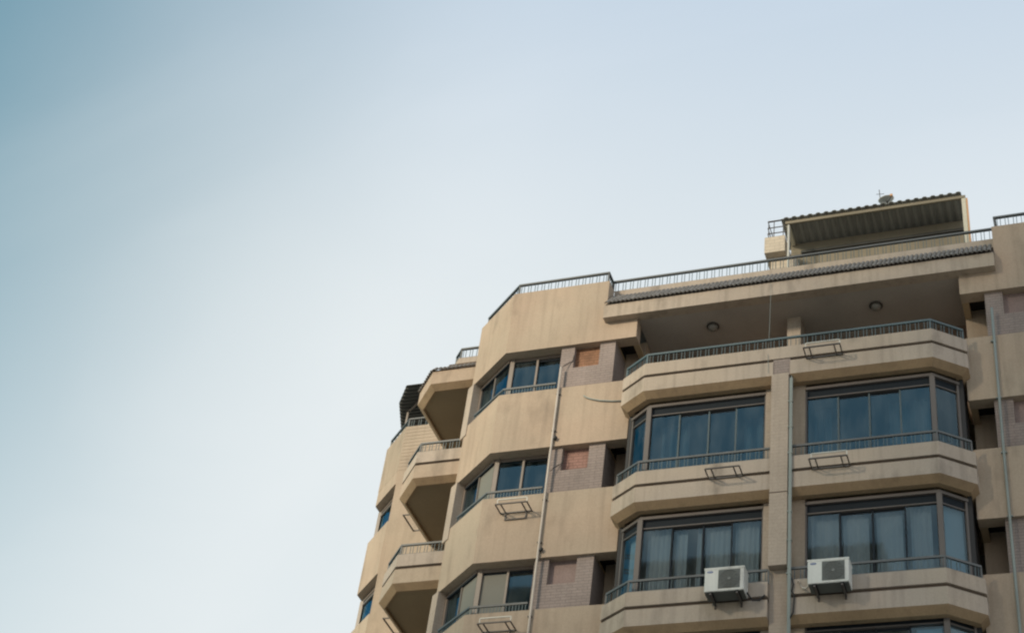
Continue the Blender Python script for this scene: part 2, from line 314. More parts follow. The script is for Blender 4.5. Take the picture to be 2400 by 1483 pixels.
# --- main body, roof, cores
part('rear_block', box(-14.5, mirx(-14.5), 33.0, 44, GZ, 27.15), 'plaster', B)
part('rear_block', box(-16.6, -14.5, 33.2, 44, GZ, 27.15), 'plaster', B)
part('flat_roof', join(box(-10.75, mirx(-10.75), 29.42, 43.9, 27.16, 27.3)), 'roof', B)
for m in (0, 1):
    T = (lambda pl: mir(pl)) if m else (lambda pl: pl)
    X = (lambda x: mirx(x)) if m else (lambda x: x)
    bx = lambda x0, x1, *a: box(min(X(x0), X(x1)), max(X(x0), X(x1)), *a)
    face = [(-14.63, 33), (-14.63, 29.95), (-13.33, 28.85), (-9.97, 28.85)]
    top = [(-14.63, 33), (-14.63, 29.95), (-13.33, 28.85), (-10.8, 28.85), (-10.8, 29.25)]
    inner = T(offs(face, 0.28))
    # bands of plaster between the window strips
    part('wall_band', ribbon(T(face), 0, 0.32, 26.08, 26.65), 'plaster', B)
    part('wall_band', ribbon(T(top), 0, 0.22, 26.65, 28.06), 'plaster', B)
    for j in range(4):
        zb = 22.99-S*j
        part('wall_band', ribbon(T(face), 0, 0.32, zb, zb+1.75), 'plaster', B)
    part('wall_band', ribbon(T(face), 0, 0.32, GZ, 22.99-S*3-1.32), 'plaster', B)
    # core wall set back between the window strip and the loggia
    part('core_wall', bx(-10.62, -9.99, 29.75, 32.99, GZ, 26.64), 'plaster', B)
    for j in range(4):
        zs, zh = 24.74-S*j, 26.08-S*j          # sill and head of this window strip
        # window strip ceiling and room behind it
        part('ceiling', prism(T([(-14.4, 32.9), (-14.3, 30.2), (-13.2, 29.17), (-10.63, 29.17), (-10.63, 32.9)]), zh+0.06, zh+0.12), 'room', B)
        part('interior_wall', prism(T([(-14.3, 31.6), (-10.65, 31.6), (-10.65, 31.7), (-14.3, 31.7)]), zs-1.6, zh+0.06), 'room', B)
        # soffit patch with a dark duct opening beside the brick panel
        part('soffit', join(bx(-10.62, -9.98, 29.165, 29.185, zh+0.012, zh+0.05), bx(-10.62, -10.49, 29.185, 29.75, zh+0.012, zh+0.05), bx(-10.13, -9.98, 29.185, 29.75, zh+0.012, zh+0.05)), 'soffit', B)
        part('duct_opening', join(bx(-10.49, -10.13, 29.185, 29.75, zh+0.25, zh+0.29), bx(-10.13, -10.11, 29.185, 29.745, zh+0.05, zh+0.25), bx(-10.51, -10.49, 29.185, 29.745, zh+0.05, zh+0.25)), 'black', B)
        # brick panel with the bricked-up opening
        fillz = 25.40-S*j
        xl = -11.88
        part('brick_panel', join(bx(xl, -11.54, 28.93, 29.45, zs-0.02, zh), bx(-11.54, -10.89, 28.93, 29.45, zs-0.02, fillz), bx(-10.89, -10.5, 28.93, 29.75, zs-0.02, zh)), 'brick', B)
        part('opening_infill', bx(-11.54, -10.89, 29.06, 29.3, fillz, zh), [['redfill', 'pinkfill', 'mauvefill', 'redfill'], ['mauvefill', 'mauvefill', 'mauvefill', 'redfill']][m][j], B)
        # corner window: front pair of panes, chamfer pair
        zlo = zs-0.35
        A0 = (-13.23, 29.13); chd = Vector((-14.45+13.23, 30.16-29.13)).normalized()
        def cp(t, o=0.0):
            nrm = Vector((-chd.y, chd.x))*-1
            p = Vector(A0)+chd*t-nrm*o; return (X(p.x), p.y)
        # (chamfer inward is +o)
        def seg(t0, t1, o0, o1, z0, z1): return prism([cp(t0, o0), cp(t1, o0), cp(t1, o1), cp(t0, o1)], z0, z1)
        wgeo = join(bx(-13.28, -13.17, 29.10, 29.21, zlo, zh), bx(-13.17, -11.88, 29.13, 29.21, zh-0.10, zh-0.02), bx(-11.95, -11.885, 29.13, 29.21, zlo, zh-0.10),
                    seg(0.05, 1.45, 0, 0.08, zh-0.10, zh-0.02), seg(1.39, 1.45, 0, 0.08, zlo, zh-0.10))
        win = part('window', wgeo, 'bronze', B)
        part('mullion', bx(-12.585, -12.535, 29.12, 29.20, zlo, zh-0.10), 'bronze', win)
        part('mullion', seg(0.70, 0.75, 0.0, 0.07, zlo, zh-0.10), 'bronze', win)
        part('head_track', join(bx(-13.16, -11.9, 29.16, 29.24, zh-0.16, zh-0.11), seg(0.08, 1.42, 0.02, 0.09, zh-0.16, zh-0.11)), 'dkframe', win)
        part('pier', seg(1.455, 1.75, -0.03, 0.3, zs-0.3, zh-0.002), 'pillar', win)
        front = [('pane', -13.165, -12.585, 29.155), ('pane', -12.535, -11.955, 29.175)]
        for q, (nm, x0, x1, y) in enumerate(front):
            shut = (m == 0 and j == 2 and q == 0)
            part('shutter' if shut else 'pane', bx(x0, x1, y, y+0.012, zlo, zh-0.162 if shut else zh-0.10), 'shutter' if shut else 'glassd', win)
        for q, (t0, t1) in enumerate(((0.06, 0.70), (0.755, 1.385))):
            shut = (m == 0 and j in (1, 2) and q == 0)
            part('shutter' if shut else 'pane', seg(t0, t1, 0.03, 0.042, zlo, zh-0.162 if shut else zh-0.10), 'shutter' if shut else 'glassd', win)
        # low guard rail on the sill
        if j < 3:
            rl = T([(-14.35, 29.78), (-13.27, 28.93), (-11.92, 28.93)])
            railing(rl, zs-0.01, 0.26, B, 0.15, hw=0.04, posts=False)
    # roof railing
    rl = T([(-14.5, 31.5), (-14.5, 30.02), (-13.27, 28.96), (-10.88, 28.96), (-10.88, 29.31)])
    railing(rl, 28.06, 0.40, B, 0.19)

# --- central cornice with clay tiles, loggia ceiling, roof parapet
cl, cr = -10.8, mirx(-10.8)
CO = part('cornice', join(box(cl, cr, 28.65, 28.92, 26.65, 27.06), box(cl+0.01, cr-0.01, 28.72, 29.2, 27.0, 27.12)), 'parapet', B)
part('loggia_ceiling', box(-9.985, mirx(-9.985), 28.92, 30.62, 26.655, 26.8), 'ceiling', B)
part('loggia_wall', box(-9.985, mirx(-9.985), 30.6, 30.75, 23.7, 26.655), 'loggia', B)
part('roof_parapet', box(cl+0.01, cr-0.01, 29.252, 29.42, 27.0, 28.055), 'parapet', B)
part('column', box(-6.43, -6.11, 29.54, 30.59, 23.7, 26.654), 'parapet', B)
railing([(-10.85, 29.32), (mirx(-10.85), 29.32)], 28.06, 0.40, B, 0.19)
d = part('balcony_door', box(-5.95, -4.6, 30.53, 30.59, 23.75, 26.2), 'bronze', B); part('pane', box(-5.88, -4.67, 30.515, 30.53, 23.8, 26.1), 'glassd', d)
d = part('balcony_door', box(-9.6, -8.3, 30.53, 30.59, 23.75, 26.2), 'bronze', B); part('pane', box(-9.53, -8.37, 30.515, 30.53, 23.8, 26.1), 'glassd', d)

# barrel tiles: half-round pieces laid up the slope
def tile_geo(wd, ln, th=0.018, seg=6):
    v, f = [], []
    for y, z in ((0, 0), (ln, 0.0)):
        r0 = wd/2*(1.0 if y == 0 else 0.86)
        for rr in (r0, r0-th):
            for k in range(seg+1):
                a = math.pi*k/seg; v.append((rr*math.cos(a), y, z+rr*math.sin(a)*0.95))
    n = seg+1
    for k in range(seg):
        f += [(k, k+1, 2*n+k+1, 2*n+k), (n+k, 3*n+k, 3*n+k+1, n+k+1), (k, n+k, n+k+1, k+1), (2*n+k, 2*n+k+1, 3*n+k+1, 3*n+k)]
    f += [(0, 2*n, 3*n, n), (seg, n+seg, 3*n+seg, 2*n+seg)]
    return v, f
TW = 0.105; TL = 0.235; slope = math.atan2(0.71, 0.57)
tme = mesh('roof_tile', tile_geo(TW*0.98, TL), 'tile')
nt_ = int(round((cr-cl-0.04)/TW)); rows = 4
def tile_at(parent, x, y, z, ang, jit=0.004):
    put('roof_tile', tme, parent, (x+random.uniform(-jit, jit), y, z+random.uniform(-jit, jit)), (slope+random.uniform(-.02, .02), 0, ang+random.uniform(-.02, .02)))
rest = []
sl_geo = tile_geo(TW*0.98, TL)
for i in range(nt_):
    x = cl+0.02+TW*(i+0.5)
    for r in range(rows):
        y = 28.60+0.57/rows*r; z = 27.065+0.71/rows*r
        if r < 3: tile_at(CO, x, y, z, 0)
        else:
            mt = Matrix.Translation((x, y, z)) @ Matrix.Rotation(slope, 4, 'X')
            rest.append(([tuple(mt @ Vector(p)) for p in sl_geo[0]], sl_geo[1]))
o = part('upper_tiles', join(*rest), 'tile', CO); o['kind'] = 'stuff'
part('tile_bed', ([(cl+.02, 28.66, 27.07), (cr-.02, 28.66, 27.07), (cr-.02, 29.24, 27.77), (cl+.02, 29.24, 27.77), (cl+.02, 29.24, 27.07), (cr-.02, 29.24, 27.07)],
                  [(0, 1, 2, 3), (0, 3, 4), (1, 5, 2), (0, 4, 5, 1), (3, 2, 5, 4)]), 'groove', CO)  # dark bed colour paints the shade inside the open tile ends

# --- balconies of the central bays
PL = [(XC-3.90, 29.5), (XC-3.90, 28.45), (XC-3.24, 28.0), (XC+3.23, 28.0), (XC+3.91, 28.52), (XC+3.91, 29.5)]
def clip_l(pl, x): return [p for p in pl if p[0] < x] + [(x, 28.0)]
def clip_r(pl, x): return [(x, 28.0)] + [p for p in pl if p[0] > x]
for k in range(4):
    g0 = G(k)
    if k == 0:
        part('parapet', ribbon(PL, 0, 0.15, g0+0.045, g0+0.38), 'parapet', B)
        sides = [clip_l(PL, -6.40), clip_r(PL, -6.02)]
        part('pillar_head', box(-6.40, -6.02, 28.02, 28.4, g0-0.43, g0+0.045), 'brick', B)
    else:
        sides = [clip_l(PL, -6.43), clip_r(PL, -6.03)]
    for s in sides:
        if k: part('parapet', ribbon(s, 0, 0.15, g0+0.045, g0+0.38), 'parapet', B)
        part('parapet_groove', ribbon(s, 0.05, 0.15, g0-0.04, g0+0.045), 'groove', B)
        part('balcony_slab', ribbon(s, 0, 0.29, g0-0.43, g0-0.04), 'parapet', B)
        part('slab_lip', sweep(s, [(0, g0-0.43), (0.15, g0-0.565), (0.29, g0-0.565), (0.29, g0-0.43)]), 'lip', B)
        rp_ = offs(s, 0.07)
        if s is sides[0]: rp_ = rp_[1:]
        else: rp_ = rp_[:-1]
        if k and k < 3: railing(rp_, g0+0.38, 0.33, B, 0.19, hw=0.045)
    if k == 0:
        railing(offs(PL, 0.07)[1:-1], g0+0.38, 0.33, B, 0.19, hw=0.045, top='rail')
    part('floor_slab', prism(offs(PL, 0.335)[1:-1] + [(XC+3.8, 31.5), (XC-3.8, 31.5)], g0-0.36, g0-0.08), 'soffit', B)
part('lower_wall', prism(offs(PL, 0.3)[1:-1] + [(XC+3.8, 31.5), (XC-3.8, 31.5)], GZ, G(3)-0.43), 'plaster', B)

# --- pillar between the two bays
part('pillar', box(-6.42, -6.04, 27.95, 28.6, 18.62, G(0)-0.432), 'pillar', B)
part('pillar', box(-6.42, -6.05, 28.14, 28.6, GZ, 18.62), 'pillar', B)
part('pillar_joint', box(-6.424, -6.036, 27.944, 28.5, 20.405, 20.425), 'groove', B)

# --- glazed bays
gl_l = [(-9.83, 28.72), (-9.30, 28.32), (-6.62, 28.32)]
gl_r = [(-5.74, 28.32), (-3.0, 28.32), (-2.49, 28.74)]
def subseg(pl, i, t0, t1, o0, o1, z0, z1):
    a = Vector(pl[i]); b = Vector(pl[i+1]); d = (b-a).normalized(); nn = Vector((-d.y, d.x))
    P = lambda t, o: tuple(a+d*t+nn*o)
    return prism([P(t0, o0), P(t1, o0), P(t1, o1), P(t0, o1)], z0, z1)
random.seed(3)
for lv in range(3):
    zt = G(lv)-(0.53 if lv < 2 else 0.25); zb = G(lv+1)-0.08
    part('interior_wall', box(-9.95, mirx(-9.95), 31.2, 31.3, zb, zt+0.2), 'room', B)
    part('interior_wall', box(-6.6, -5.75, 28.55, 31.2, zb, zt+0.14), 'room', B)
    part('jamb', box(-6.62, -6.425, 28.30, 28.54, zb, zt+0.12), 'pillar', B)
    part('jamb', box(-6.035, -5.74, 28.30, 28.54, zb, zt+0.12), 'plaster', B)
    for sd, pl in (('l', gl_l), ('r', gl_r)):
        fi = 1 if sd == 'l' else 0; ci = 1-fi
        mull = [-8.59, -7.91, -7.29] if sd == 'l' else [-5.03, -4.36, -3.70]
        cx = pl[1][0]
        chl = (Vector(pl[ci+1])-Vector(pl[ci])).length
        geo = [ribbon(pl, -0.03, 0.09, zt-0.17, zt-0.10), ribbon(pl, 0.0, 0.08, zt-0.40, zt-0.375),
               prism([(cx-0.055, pl[1][1]-0.04), (cx+0.055, pl[1][1]-0.04), (cx+0.055, pl[1][1]+0.07), (cx-0.055, pl[1][1]+0.07)], zb, zt-0.17)]
        ex = pl[0] if sd == 'l' else pl[2]
        geo.append(subseg(pl, ci, 0.0 if sd == 'l' else chl-0.06, 0.06 if sd == 'l' else chl, -0.01, 0.08, zb, zt-0.17))
        jx = -6.65 if sd == 'l' else -5.74
        geo.append(box(jx, jx+0.035, 28.33, 28.41, zb, zt-0.17))
        bw = part('bay_window', join(*geo), 'bayframe', B)
        part('head_track', ribbon(pl, 0.035, 0.085, zt-0.375, zt-0.17), 'dkframe', bw)
        xs = ([cx+0.055]+mull+[-6.652]) if sd == 'l' else ([-5.705]+mull+[cx-0.055])
        fm = 'bronze' if lv == 0 else 'dkframe'
        for x in mull: part('mullion', box(x-0.018, x+0.018, 28.36, 28.40, zb, zt-0.40), 'tealframe' if lv == 0 else 'dkframe', bw)
        for q in range(4):
            y = 28.36 if q in (0, 3) else 28.40
            zz = zt-0.40 if q in (0, 3) else zt-0.46
            part('pane', box(xs[q]+0.018, xs[q+1]-0.018, y, y+0.01, zb, zz), 'glassd' if lv == 0 else 'glass', bw)
            if zz < zt-0.42: part('sash_rail', box(xs[q]+0.018, xs[q+1]-0.018, y, y+0.02, zz, zt-0.40), 'dkframe', bw)
        part('pane', subseg(pl, ci, 0.065 if sd == 'l' else 0.04, chl-0.04 if sd == 'l' else chl-0.065, 0.03, 0.04, zb, zt-0.40), 'glass', bw)
        # return of the glazed box, blackened to paint in the shadow gap by the wing
        ey = ex[1]
        if sd == 'l': part('shadow_gap_panel', box(-9.90, -9.835, 28.70, 29.54, zb, zt+0.1), 'black', bw)
        else: part('shadow_gap_panel', box(-2.49, -2.40, 28.72, 29.54, zb, zt+0.1), 'black', bw)

# --- left balconies, beyond the corner tower
LP = [(-16.68, 33.2), (-16.68, 31.08), (-16.0, 30.3), (-14.3, 30.3)]
for k in range(4):
    g0 = G(k)
    part('parapet', ribbon(LP, 0, 0.15, g0+0.045, g0+0.38), 'parapet', B)
    part('parapet_groove', ribbon(LP, 0.05, 0.15, g0-0.04, g0+0.045), 'groove', B)
    part('balcony_slab', ribbon(LP, 0, 0.18, g0-0.43, g0-0.04), 'plaster', B)
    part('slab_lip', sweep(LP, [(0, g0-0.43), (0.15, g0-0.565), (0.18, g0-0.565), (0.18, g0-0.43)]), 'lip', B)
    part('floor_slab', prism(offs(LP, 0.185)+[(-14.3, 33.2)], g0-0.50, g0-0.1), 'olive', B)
    if k < 3: railing(offs(LP, 0.07)[1:], g0+0.38, 0.33, B, 0.19, hw=0.05)
CL2 = part('cornice', ribbon(LP, 0, 0.18, 26.65, 27.06), 'plaster', B)
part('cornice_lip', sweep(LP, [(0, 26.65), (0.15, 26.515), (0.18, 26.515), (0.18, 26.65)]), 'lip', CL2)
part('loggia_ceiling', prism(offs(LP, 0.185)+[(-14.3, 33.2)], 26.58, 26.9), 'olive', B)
part('roof_parapet', ribbon(LP, 0.70, 0.85, 26.9, 28.06), 'parapet', B)
railing(offs(LP, 0.76)[1:], 28.06, 0.38, B, 0.19)
part('tile_bed', join(ribbon(LP, 0.02, 0.7, 27.061, 27.12), ribbon(LP, 0.25, 0.7, 27.12, 27.4), ribbon(LP, 0.45, 0.7, 27.4, 27.65)), 'groove', CL2)  # same dark bed, shade under the tiles put into the colour
lt = offs(LP, -0.04)
for i in (1, 2):
    a = Vector(lt[i]); b = Vector(lt[i+1]); dd = b-a; n = int(round(dd.length/0.115)); ang = math.atan2(dd.y, dd.x)
    for q in range(n):
        p = a+dd*((q+0.5)/n); tile_at(CL2, p.x, p.y, 27.07, ang)
print('built main', len(bpy.data.objects))

# ------------------------------------------------------------------ rear wing, further back on the left
FB = thing('apartment_building', (-18, 40, GZ), 'stepped-back tan apartment wing at the far left with a railed roof terrace', 'building')
FP = [(-20.30, 44), (-20.30, 36.45), (-19.27, 35.47), (-15.0, 35.47)]
FZ = [(26.2, 27.5), (26.2-S, 27.5-S), (26.2-2*S, 27.5-2*S)]
prev = 29.62
for zs, zh in FZ:
    part('wall_band', ribbon(FP, 0.0, 0.4, zh, prev), 'plaster', FB)
    part('wall_band', prism([(-19.24, 35.472), (-15.0, 35.472), (-15.0, 35.9), (-19.24, 35.9)], zs, zh), 'plaster', FB)
    w1, w2 = offs(FP, 0.20)[1:3]; tt = (-20.2-w2[0])/(w1[0]-w2[0]); wpl = [(-20.2, 44), (-20.2, w2[1]+tt*(w1[1]-w2[1])), w2]
    ch0, ch1 = Vector(wpl[1]), Vector(wpl[2])
    wd_ = part('window', join(ribbon(wpl, 0.02, 0.10, zh-0.14, zh-0.03), ribbon(wpl, 0.0, 0.08, zh-0.30, zh-0.24), prism([(wpl[1][0]-.02, wpl[1][1]-.06), (wpl[1][0]+.08, wpl[1][1]-.06), (wpl[1][0]+.08, wpl[1][1]+.06), (wpl[1][0]-.02, wpl[1][1]+.06)], zs-0.3, zh-0.14)), 'bronze', FB)
    part('pane', ribbon(wpl, 0.04, 0.055, zs-0.3, zh-0.03), 'glassd', wd_)
    prev = zs
part('wall_band', ribbon(FP, 0.0, 0.4, GZ, prev), 'plaster', FB)
part('rear_block', box(-19.6, -15.0, 38.5, 44, GZ, 28.9), 'plaster', FB)
part('terrace_floor', prism(offs(FP, 0.41)+[(-15, 44)], 28.5, 28.7), 'roof', FB)
cz = 28.0
while cz < 29.58:                                   # proud courses on the terrace wall
    part('wall_course', ribbon([FP[1], FP[2], (-16.2, 35.47)], -0.007, 0.0, cz, cz+0.11), 'plaster', FB); cz += 0.125
railing(offs(FP, 0.08)[1:], 29.62, 0.36, FB, 0.24)

# ------------------------------------------------------------------ roof things
def corrugated(x0, x1, y0, y1, z0, z1, period, amp, along='Y', th=0.012):
    # sheet whose ridges run along one axis; z0 at y0, z1 at y1
    v, f = [], []
    span = (x1-x0) if along == 'Y' else (y1-y0)
    n = int(span/period)*4
    prof = [(0, 0), (0.3, 0), (0.5, 1), (0.8, 1)]
    for s in range(n+1):
        t = (s//4+prof[s % 4][0])*period; h = prof[s % 4][1]*amp
        for e in (0, 1):
            for dz in (0, th):
                if along == 'Y': x, y = x0+t, (y0, y1)[e]
                else: x, y = (x0, x1)[e], y0+t
                z = z0+(z1-z0)*(y-y0)/(y1-y0); v.append((x, y, z+h+dz))
    for s in range(n):
        a = s*4; b = a+4
        f += [(a, b, b+2, a+2), (a+1, a+3, b+3, b+1), (a, a+1, b+1, b), (a+2, b+2, b+3, a+3)]
    f += [(0, 2, 3, 1), (n*4, n*4+1, n*4+3, n*4+2)]
    return v, f
SH = thing('rooftop_shelter', (-4.4, 30.8, 27.3), 'rooftop room with grey corrugated canopy standing behind the long roof railing', 'shelter')
part('roof_sheet', corrugated(-6.70, -2.03, 29.86, 30.95, 30.36, 30.28, 0.205, 0.042), 'sheet', SH)
part('front_beam', box(-6.60, -2.10, 29.93, 29.98, 30.24, 30.33), 'shedwall', SH)
part('side_beam', join(box(-6.60, -6.50, 29.98, 30.72, 30.20, 30.31)), 'palebeam', SH)
part('wall', box(-6.62, -2.15, 30.74, 35, 27.31, 30.26), 'shedwall', SH)
part('ledge', box(-6.34, -2.16, 30.66, 30.738, 29.86, 29.93), 'dksheet', SH)
part('block', box(-7.12, -6.60, 29.90, 31.2, 29.28, 29.82), 'whitewash', SH)
part('block_base', box(-7.0, -6.36, 30.14, 31.1, 27.31, 29.279), 'whitewash', SH)
part('pole', tube([(-6.52, 29.98, 27.31), (-6.52, 29.98, 30.22)], 0.032), 'galv', SH, True)
part('post', box(-2.20, -2.10, 29.94, 30.04, 27.31, 30.24), 'palebeam', SH)
part('post', box(-2.095, -2.055, 29.95, 30.03, 27.31, 30.24), 'litpost_receiver', SH)  # orange strip paints the warm light on the post's right side
gr = []
for z in (30.02, 30.22, 30.46): gr.append(tube([(-7.06, 29.98, z), (-6.55, 29.98, z)], 0.014))
for x in (-7.04, -6.90, -6.66): gr.append(tube([(x, 29.98, 29.82), (x, 29.98, 30.46)], 0.012))
for z in (30.02, 30.22, 30.46): gr.append(tube([(-7.06, 29.98, z), (-7.06, 31.0, z)], 0.012))
part('guard_rail', join(*gr), 'steel', SH)
part('top_rail', join(tube([(-7.06, 30.02, 30.48), (-4.35, 30.02, 30.52)], 0.016), *[tube([(x, 30.02, 30.34), (x, 30.02, 30.5)], 0.01) for x in (-6.2, -5.3, -4.4)]), 'steel', SH)

SD = thing('satellite_dish', (-4.05, 30.5, 30.42), 'small pale satellite dish on the edge of the corrugated canopy', 'dish')
v = []; f = []; nseg = 16
for rr, zz in ((0.02, 0.0), (0.09, 0.006), (0.165, 0.03), (0.205, 0.048)):
    v += [(rr*math.cos(2*math.pi*i/nseg), rr*math.sin(2*math.pi*i/nseg), zz) for i in range(nseg)]
for a in range(3): f += [(a*nseg+i, a*nseg+(i+1) % nseg, (a+1)*nseg+(i+1) % nseg, (a+1)*nseg+i) for i in range(nseg)]
f.append(tuple(range(nseg)))
dme = mesh('reflector', (v, f), 'galv', (0, 0, 0), True)
d = put('reflector', dme, SD, (-4.06, 30.2, 30.80), (R(15), R(-8), 0))
sm = d.modifiers.new('t', 'SOLIDIFY'); sm.thickness = 0.006
part('mast', tube([(-4.05, 30.22, 30.40), (-4.05, 30.22, 30.82)], 0.02), 'steel', SD)
part('feed_arm', tube([(-4.05, 30.22, 30.72), (-3.9, 29.98, 30.74)], 0.012), 'steel', SD)
part('receiver', box(-3.94, -3.87, 29.94, 30.0, 30.71, 30.77), 'litpost_receiver', SD)
AN = thing('aerial', (-4.22, 30.4, 30.42), 'thin rod aerial standing beside the rooftop satellite dish', 'aerial')
part('rod', tube([(-4.22, 30.4, 30.40), (-4.26, 30.4, 31.45)], 0.010), 'steel', AN)
part('crossbar', tube([(-4.34, 30.4, 31.3), (-4.14, 30.4, 31.28)], 0.007), 'steel', AN)

AW = thing('terrace_awning', (-18.5, 36.5, 28.7), 'dark corrugated awning over the far-left roof terrace', 'awning')
v = []; f = []
def aw_left(y): return -19.62-(y-35.6)*0.72 if y < 36.4 else -20.2-(y-36.4)*0.35
ys = []; y = 35.6
while y < 38.2: ys += [(y, 0), (y+0.05, 0), (y+0.08, 0.05), (y+0.13, 0.05)]; y += 0.16
for yy, h in ys:
    for dz in (0, 0.012): v += [(aw_left(yy), yy, 31.38+h+dz), (-16.2, yy, 31.38+h+dz)]
for s in range(len(ys)-1):
    a = s*4; b = a+4; f += [(a, a+1, b+1, b), (a+2, b+2, b+3, a+3), (a, b, b+2, a+2), (a+1, a+3, b+3, b+1)]
f += [(0, 2, 3, 1), (len(ys)*4-4, len(ys)*4-3, len(ys)*4-1, len(ys)*4-2)]
part('roof_sheet', (v, f), 'dksheet', AW)
part('edge_beam', bar((-20.0, 36.75, 31.3), (-18.9, 35.9, 31.33), 0.05), 'bronze', AW)
part('post', bar((-20.0, 36.75, 28.7), (-20.0, 36.75, 31.34), 0.06), 'bronze', AW)
part('post', bar((-18.75, 35.95, 28.7), (-18.75, 35.95, 31.36), 0.09), 'palebeam', AW)

# ------------------------------------------------------------------ lamps under the ceilings
LM = None
for (x, y, z, lab) in ((-8.24, 29.47, 26.654, 'round ceiling lamp over the left half of the open top balcony'), (-4.31, 29.48, 26.654, 'round ceiling lamp over the right half of the open top balcony'), (-14.92, 31.45, 26.579, 'small ceiling lamp of the left corner balcony, beside the tower edge')):
    t = thing('ceiling_lamp', (x, y, z), lab, 'lamp', 'ceiling lamps over the top balconies')
    if LM is None:
        LM = (mesh('mount', lathe([(0.15, 0.0), (0.16, -0.03), (0.14, -0.05)], 0, 0, 0), 'dkbronze', smooth=True), mesh('shade', lathe([(0.125, -0.04), (0.11, -0.10), (0.06, -0.14), (0.01, -0.15)], 0, 0, 0), 'lamp', smooth=True))
    put('mount', LM[0], t, (x, y, z)); put('shade', LM[1], t, (x, y, z))

# ------------------------------------------------------------------ air conditioners and brackets
def bracket(x, y, z, wdt, label, dep=0.38, pale=True, legs=False):
    t = thing('ac_bracket', (x, y, z), label, 'bracket', 'empty air conditioner brackets')
    h = wdt/2; s = 0.028
    part('front_bar', bar((x-h, y-dep, z), (x+h, y-dep, z), s), 'steel', t)
    part('back_bar', bar((x-h, y-0.016, z), (x+h, y-0.016, z), s), 'steel', t)
    for dx in (-h, -h+0.13, h-0.13, h): part('arm', bar((x+dx, y-dep, z), (x+dx, y, z), s*0.9), 'steel', t)
    for dx in (-h+0.13, h-0.13) if legs else (): part('wall_leg', bar((x+dx, y-0.017, z), (x+dx, y-0.017, z-0.2), s), 'steel', t)
    if legs: part('lower_bar', bar((x-h+0.13, y-0.018, z-0.19), (x+h-0.13, y-0.018, z-0.19), s*0.8), 'steel', t)
    if pale:
        part('guard_bar', join(bar((x-h+0.05, y-dep, z+0.12), (x+h, y-dep, z+0.12), 0.022), bar((x-h+0.05, y-dep, z+0.01), (x-h+0.05, y-dep, z+0.12), 0.018), bar((x+h, y-dep, z+0.01), (x+h, y-dep, z+0.12), 0.022)), 'galv', t)
    return t
bracket(-5.25, 28.0, 23.99, 0.80, 'empty steel bracket on the highest balcony front, right of the wire')
bracket(-5.13, 28.0, 20.94, 0.79, 'empty steel bracket below the railing of the upper right glazed bay')
bracket(-7.37, 28.0, 20.95, 0.74, 'empty steel bracket below the railing of the upper left glazed bay', pale=False)
bracket(-12.45, 28.85, 21.20, 0.76, 'empty steel bracket under the corner tower window with hazy reflecting glass', legs=True)
bracket(-12.45, 28.85, 18.10, 0.76, 'empty steel bracket under the lowest corner tower window, at the bottom edge', legs=True)
def side_bracket(z, label):
    t = thing('ac_bracket', (-16.7, 32.2, z), label, 'bracket', 'empty air conditioner brackets')
    part('front_bar', bar((-16.92, 31.9, z), (-16.92, 32.66, z), 0.03), 'steel', t)
    for y in (31.92, 32.64): part('arm', bar((-16.92, y, z), (-16.66, y, z), 0.028), 'steel', t)
    part('back_bar', bar((-16.695, 31.9, z), (-16.695, 32.66, z), 0.026), 'steel', t)
side_bracket(G(0)-0.33, 'steel bracket on the side of the upper of the left corner balconies')
side_bracket(G(1)-0.33, 'steel bracket on the side of the lower of the left corner balconies')

def ac_unit(xc, zb, label):
    y0, y1 = 27.56, 27.93; x0, x1 = xc-0.405, xc+0.405; zt = zb+0.54
    t = thing('air_conditioner', (xc, 27.75, zb), label, 'air conditioner', 'outdoor air conditioner units')
    cs = part('casing', join(box(x0, x1, y0, y1, zb, zt)), 'white', t)
    bv = cs.modifiers.new('b', 'BEVEL'); bv.width = 0.018; bv.segments = 2
    part('top_cover', box(x0-0.006, x1+0.006, y0-0.006, y1+0.004, zt-0.03, zt+0.012), 'white', t)
    gx0, gx1, gz0, gz1 = xc-0.12, xc+0.325, zb+0.055, zt-0.05
    gp = part('fan_grille', box(gx0, gx1, y0-0.006, y0+0.01, gz0, gz1), 'grille', t)
    cxx, czz = (gx0+gx1)/2, (gz0+gz1)/2; rings = []
    for rr in (0.06, 0.10, 0.14, 0.18, 0.205):
        rings.append(tube([(cxx+rr*math.cos(2*math.pi*a/28), y0-0.014, czz+rr*math.sin(2*math.pi*a/28)) for a in range(29)], 0.0035, 5))
    for a in range(12): rings.append(bar((cxx, y0-0.014, czz), (cxx+0.21*math.cos(a*math.pi/6), y0-0.014, czz+0.21*math.sin(a*math.pi/6)), 0.005))
    part('grille_wires', join(*rings), 'grillebar', gp)
    part('hub', tube([(cxx, y0-0.018, czz), (cxx, y0-0.004, czz)], 0.035, 14), 'grillebar', gp)
    lx, lz = x0+0.115, zt-0.085
    bd = part('badge', ([(lx+0.062*math.cos(a*math.pi/12), y0-0.004+dy, lz+0.024*math.sin(a*math.pi/12)) for dy in (0, 0.006) for a in range(24)],
                   [tuple(range(24)), tuple(range(24, 48))[::-1]]+[(a, (a+1) % 24, 24+(a+1) % 24, 24+a) for a in range(24)]), 'logo', t)
    part('badge_lettering', join(*[box(lx-0.042+i*0.012, lx-0.042+i*0.012+0.008, y0-0.006, y0-0.0035, lz-0.006, lz+0.006+(0.004 if i == 0 else 0)) for i in range(7)]), 'logotext', bd)
    part('base_pan', box(x0+0.01, x1-0.01, y0+0.01, y1-0.01, zb-0.012, zb+0.001), 'grille', t)
    for dx in (-0.27, 0.27): part('foot', box(xc+dx-0.04, xc+dx+0.04, y0-0.015, y1+0.01, zb-0.035, zb-0.012), 'black', t)
    return t
ac_unit(-7.21, 17.86, 'white outdoor air conditioner hung left of the central pillar')
